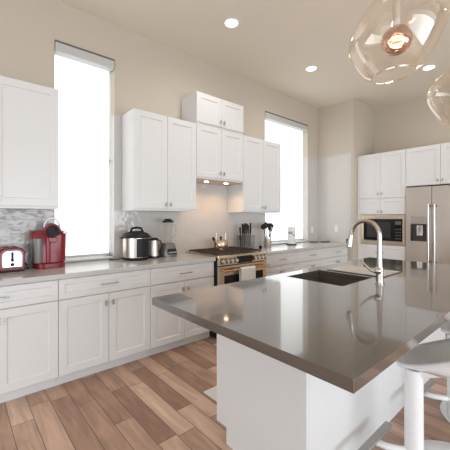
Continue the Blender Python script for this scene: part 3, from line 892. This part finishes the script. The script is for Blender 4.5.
# ------------------------------------------------------------------ island
IX0, IX1, IY0, IY1 = 1.786, 2.957, 0.832, 3.57
BX0, BX1, BY0, BY1 = 1.856, 2.52, 1.247, 3.53
IT = 0.932
r = thing('island_cabinet', 'white kitchen island base under the taupe worktop', 'kitchen island', (2.19, 2.45, 0))
BT = 0.8905
MB().prism([(BX0, BY0, 0.10), (BX1, BY0, 0.10), (BX1, BY0, BT), (BX0, BY0, BT)], [(BX0, BY0 + 0.02, 0.10), (BX1, BY0 + 0.02, 0.10), (BX1, BY0 + 0.02, BT), (BX0, BY0 + 0.02, BT)]).box(BX0 + 0.092, BX1, BY0, BY0 + 0.02, 0.0005, 0.10).build('end_panel', WHITE, r)
MB().box(BX0, BX0 + 0.018, BY0 + 0.0205, BY1, 0.10, BT).build('front_panel', WHITE, r)
MB().box(BX0 + 0.092, BX0 + 0.11, BY0 + 0.0205, BY1, 0.0005, 0.0995).build('toe_kick', WHITE, r)
for a, b in ((BY0 + 0.0205, 2.11), (2.11, BY1)):
    MB().box(BX1 - 0.018, BX1, a + 0.001, b - 0.001, 0.0005, BT).build('back_panel', WHITE, r, bevel=0.0015)
MB().box(BX0 + 0.0185, BX1 - 0.0185, BY1 - 0.02, BY1, 0.10, BT).build('far_panel', WHITE, r)

SX0, SX1, SY0, SY1 = 1.888, 2.342, 1.915, 2.365
m = MB()
def rect(x0, x1, y0, y1, z):
    return [(x0, y0, z), (x1, y0, z), (x1, y1, z), (x0, y1, z)]
m.loft([rect(SX0, SX1, SY0, SY1, BT + 0.001), rect(IX0, IX1, IY0, IY1, BT + 0.001), rect(IX0, IX1, IY0, IY1, IT), rect(SX0, SX1, SY0, SY1, IT), rect(SX0, SX1, SY0, SY1, BT + 0.001)], False, False)
o = m.build('island_countertop', TAUPE, bevel=0.002)
tag(o, 'large glossy taupe quartz island worktop with dark edge and sink cutout', 'worktop')

# undermount sink
t = thing('kitchen_sink', 'dark rectangular undermount sink set into the island worktop', 'sink', ((SX0 + SX1) / 2, (SY0 + SY1) / 2, BT))
m = MB()
zt, zb, k = BT, BT - 0.21, 0.008
m.loft([rect(SX0 - 0.010, SX1 + 0.010, SY0 - 0.012, SY1 + 0.012, zt), rect(SX0 - k, SX1 + k, SY0 - k, SY1 + k, zb - 0.006),], False, True)
m.loft([rect(SX0 - 0.010, SX1 + 0.010, SY0 - 0.012, SY1 + 0.012, zt), rect(SX0 - 0.002, SX1 + 0.002, SY0 - 0.002, SY1 + 0.002, zt)], False, False)
m.loft([rect(SX0 - 0.002, SX1 + 0.002, SY0 - 0.002, SY1 + 0.002, zt), rect(SX0 + 0.01, SX1 - 0.01, SY0 + 0.01, SY1 - 0.01, zb)], False, True)
m.build('basin', SINKM, t)
MB().lathe([(0.001, 0.001), (0.038, 0.001), (0.042, 0.004), (0.044, 0.001)], ((SX0 + SX1) / 2, (SY0 + SY1) / 2, zb), 24).build('drain', STEEL, t, smooth=True)

# faucet
fx, fy = 2.475, 2.165
t = thing('faucet', 'brushed nickel gooseneck pull-down faucet standing behind the island sink', 'faucet', (fx, fy, IT))
MB().lathe([(0.001, 0.0003), (0.031, 0.0003), (0.031, 0.006), (0.024, 0.010), (0.0225, 0.06), (0.023, 0.10), (0.021, 0.12), (0.001, 0.122)], (fx, fy, IT), 24).build('base', NICKEL, t, smooth=True)
RA, zc = 0.098, 1.262
path = [(fx, fy, IT + 0.115), (fx, fy, IT + 0.2), (fx, fy, zc - 0.05)]
path += [(fx - RA + RA * math.cos(a), fy, zc + RA * 1.0 * math.sin(a)) for a in [PI * 0.93 * i / 18 for i in range(19)]]
lx, ly, lz = path[-1]
path += [(lx - 0.006, fy, lz - 0.025)]
MB().tube(path, [0.0185, 0.0165, 0.0150] + [0.0145] * 19 + [0.0145], 16).build('spout', NICKEL, t, smooth=True)
p0 = Vector((lx - 0.006, fy, lz - 0.0255)); dd = Vector((-0.16, 0, -1)).normalized()
sh = MB().tube([p0, p0 + dd * 0.02, p0 + dd * 0.06, p0 + dd * 0.088], [0.0165, 0.0175, 0.0205, 0.0225], 16).build('spray_head', NICKEL, t, smooth=True)
MB().box(p0.x - 0.034, p0.x - 0.0225, fy - 0.009, fy + 0.009, p0.z - 0.066, p0.z - 0.030).build('spray_button', BLACK, sh, bevel=0.003)
MB().cyl(p0 + dd * 0.0882, p0 + dd * 0.094, 0.020, 0.018, seg=16).build('spray_face', BLACK, sh, smooth=True)
zl = IT + 0.092
MB().sphere((fx - 0.005, fy - 0.018, zl), 0.026, 18, 12).build('valve', NICKEL, t, smooth=True)
MB().tube([(fx - 0.010, fy - 0.03, zl - 0.008), (fx - 0.04, fy - 0.035, zl + 0.0), (fx - 0.075, fy - 0.038, zl + 0.028), (fx - 0.112, fy - 0.042, zl + 0.068)], [0.011, 0.010, 0.008, 0.006], 12).build('lever', NICKEL, t, smooth=True)

# flat draining tray beside the sink
tx0, tx1, tr0, tr1 = 1.93, 2.40, 2.415, 2.77
t = thing('draining_tray', 'flat pale draining tray with dark rim lying on the island beyond the sink', 'tray', ((tx0 + tx1) / 2, (tr0 + tr1) / 2, IT))
MB().box(tx0, tx1, tr0, tr1, IT + 0.0004, IT + 0.005).build('rim', SINKM, t, bevel=0.001)
m = MB()
for k in range(6):
    a = tr0 + 0.012 + k * (tr1 - tr0 - 0.02) / 6
    m.box(tx0 + 0.008, tx1 - 0.008, a, a + (tr1 - tr0) / 6 - 0.010, IT + 0.0052, IT + 0.010)
m.build('ribs', pmat('pale_silicone', (0.60, 0.57, 0.54), 0.25), t, bevel=0.002)

# mat on the floor in the aisle
o = MB().box(1.414, 1.90, 1.475, 2.30, 0.0006, 0.010).build('floor_mat', MATW, bevel=0.003)
tag(o, 'white floor mat peeking out in the aisle behind the island', 'mat')

# ------------------------------------------------------------------ stools
def make_stool():
    t = thing('bar_stool', 'stool', 'stool', (0, 0, 0), 'white counter stools at the island')
    B = lambda m, *a, **k: m.build(*a, world=False, **k)
    # local frame: +x away from the island; seat centred on (0,0)
    m = MB()
    nu, nv = 28, 8
    def seat(u, v):
        th = 2 * PI * u / nu
        c, s = math.cos(th), math.sin(th)
        a, b = 0.255, 0.245
        x, y = a * abs(c) ** 0.72 * (1 if c > 0 else -1) * v, b * abs(s) ** 0.72 * (1 if s > 0 else -1) * v
        back = max(0.0, (x + 0.23) / 0.48)
        z = 0.600 + 0.012 * v ** 3 + (0.24 * back ** 1.15) * v ** 2.6
        return (x, y, z)
    c0 = m.bm.verts.new((0, 0, 0.600))
    rows = []
    for j in range(1, nv + 1):
        rows.append([m.bm.verts.new(seat(i, j / nv)) for i in range(nu)])
    for i in range(nu):
        m._f([c0, rows[0][i], rows[0][(i + 1) % nu]])
    for a, b in zip(rows, rows[1:]):
        for i in range(nu):
            m._f([a[i], b[i], b[(i + 1) % nu], a[(i + 1) % nu]])
    st = B(m, 'seat', STOOLW, t, smooth=True, solid=0.022)
    st.modifiers.move(1, 0)
    cx = -0.166; cy = -0.088
    B(MB().cyl((cx, cy, 0.028), (cx, cy, 0.583), 0.046, 0.043, seg=32), 'column', STOOLW, t, smooth=True)
    m = MB()
    m.prism([(cx + 0.03, cy - 0.016, 0.585), (cx + 0.03, cy - 0.016, 0.548), (cx + 0.13, cy - 0.016, 0.590)], [(cx + 0.03, cy + 0.016, 0.585), (cx + 0.03, cy + 0.016, 0.548), (cx + 0.13, cy + 0.016, 0.590)])
    B(m, 'seat_bracket', STOOLW, t)
    B(MB().lathe([(0.001, 0.0005), (0.298, 0.0005), (0.30, 0.008), (0.29, 0.018), (0.15, 0.026), (0.001, 0.030)], (0.015, 0.075, 0), 48), 'base', STOOLW, t, smooth=True)
    fz = 0.17
    B(MB().box(-0.345, -0.305, -0.42, 0.0, fz - 0.006, fz + 0.012), 'footrest', FOOTM, t, bevel=0.004)
    m = MB()
    m.tube([(-0.325, -0.17, fz - 0.025), (-0.27, -0.165, fz - 0.022), (-0.21, -0.13, fz - 0.022), (-0.185, -0.10, fz - 0.022)], 0.018, 12)
    B(m, 'footrest_arm', STOOLW, t, smooth=True)
    return t
s1 = make_stool()
s1.location = (2.955, 1.92, 0)
s1['label'] = 'white scooped counter stool at the island corner nearest the viewer'
s2 = copy_tree(s1)
s2.location = (2.972, 2.655, 0)
s2['label'] = 'white counter stool further along the island, mostly cut off by the picture edge'

# ------------------------------------------------------------------ lamps
def recessed(x, y, label, watts):
    t = thing('recessed_light', label, 'ceiling light', (x, y, ZC), 'round recessed ceiling lights')
    MB().lathe([(0.068, -0.0005), (0.092, -0.0005), (0.092, -0.006), (0.080, -0.010), (0.068, -0.004), (0.068, -0.0005)], (x, y, ZC), 32).build('trim_ring', WHITE, t, smooth=True)
    MB().lathe([(0.001, -0.0035), (0.0675, -0.0035), (0.0675, -0.001), (0.001, -0.001)], (x, y, ZC), 32).build('lens', LENS, t)
    l = bpy.data.lights.new('lamp', 'SPOT')
    l.energy, l.color, l.spot_size, l.spot_blend, l.shadow_soft_size = watts, (1.0, 0.96, 0.91), math.radians(165), 1.0, 0.06
    lo = bpy.data.objects.new('lamp', l)
    lo.parent = t
    lo.location = (0, 0, -0.03)
    COL.objects.link(lo)
recessed(0.866, 2.27, 'round recessed ceiling light nearest the viewer, above the range', 28)
recessed(0.849, 3.82, 'round recessed ceiling light before the wider window', 24)
recessed(1.958, 5.05, 'round recessed ceiling light between the two glass pendants, near the fridge', 18)

RX, RYv = math.cos(YAW), math.sin(YAW)
def make_pendant(loc, label, lean):
    """blown-glass pendant; lean tilts its rings"""
    t = thing('pendant_light', label, 'pendant lamp', loc, 'blown glass pendants over the island')
    B = lambda m, *a, **k: m.build(*a, world=False, **k)
    prof = [(0.104, -0.232, .09, -0.020), (0.140, -0.205, .13, -0.014), (0.178, -0.152, .20, -0.004), (0.212, -0.095, .25, 0), (0.236, -0.035, .29, 0.003), (0.244, 0.015, .32, 0.006), (0.236, 0.06, .34, 0.006), (0.208, 0.105, .34, 0.006), (0.165, 0.145, .28, 0.004), (0.115, 0.18, .18, 0.002), (0.075, 0.215, .08, 0.002), (0.055, 0.26, .02, 0), (0.047, 0.32, 0, 0), (0.042, 0.40, 0, 0), (0.04, 0.46, 0, 0)]
    ax = Vector((math.cos(lean[0]), math.sin(lean[0]), 0))
    rings = []
    for r_, z, k, off in prof:
        r_ *= 0.965
        ring = []
        for i in range(48):
            a = 2 * PI * i / 48
            p = Vector((r_ * math.cos(a), r_ * math.sin(a), 0))
            s = p.dot(ax)
            p = p + ax * off
            p.z = z + s * k * lean[1]
            ring.append(p)
        rings.append(ring)
    m = MB().loft(rings, False, False)
    B(m, 'glass_shade', GLASS, t, smooth=True)
    m = MB().tube([p for p in rings[0]], 0.0034, 8, closed=True)
    B(m, 'glass_lip', LIP, t, smooth=True)
    zb = -0.055
    B(MB().sphere((0, 0, zb), 0.072, 28, 18), 'bulb_globe', COPPERGL, t, smooth=True)
    m = MB()
    m.tube([(0.032 * math.cos(a * 2.5) * (1 - 0.25 * math.cos(a)), 0.032 * math.sin(a * 2.5), zb - 0.03 + 0.05 * i / 40) for i, a in [(i, 2 * PI * i / 40) for i in range(41)]], 0.0014, 6)
    B(m, 'filament', FILAM, t, smooth=True)
    m = MB().cyl((0, 0, zb + 0.070), (0, 0, zb + 0.20), 0.022, 0.019, seg=16).cyl((0, 0, zb + 0.20), (0, 0, 0.455), 0.008, seg=10)
    B(m, 'socket', CHROME, t, smooth=True)
    B(MB().lathe([(0.001, 0.482), (0.02, 0.482), (0.044, 0.465), (0.044, 0.455), (0.001, 0.455)], (0, 0, 0), 24), 'neck_cap', CHROME, t, smooth=True)
    top = ZC - loc[2]
    B(MB().cyl((0, 0, 0.482), (0, 0, top - 0.022), 0.004, seg=8), 'cord', CHROME, t)
    B(MB().cyl((0, 0, top - 0.022), (0, 0, top - 0.0005), 0.06, seg=28), 'canopy', CHROME, t, smooth=True)
    l = bpy.data.lights.new('lamp', 'POINT')
    l.energy, l.color, l.shadow_soft_size = 4.0, (1.0, 0.72, 0.5), 0.03
    lo = bpy.data.objects.new('lamp', l)
    lo.parent = t
    lo.location = (0, 0, zb + 0.01)
    COL.objects.link(lo)
make_pendant((2.749, 1.705, 2.345), 'clear blown-glass pendant nearest the viewer, with a copper-tinted globe bulb', (YAW, 1.0))
make_pendant((2.757, 2.965, 2.345), 'amber-looking glass pendant hanging farther along, cut by the picture edge', (YAW + 1.0, 0.5))
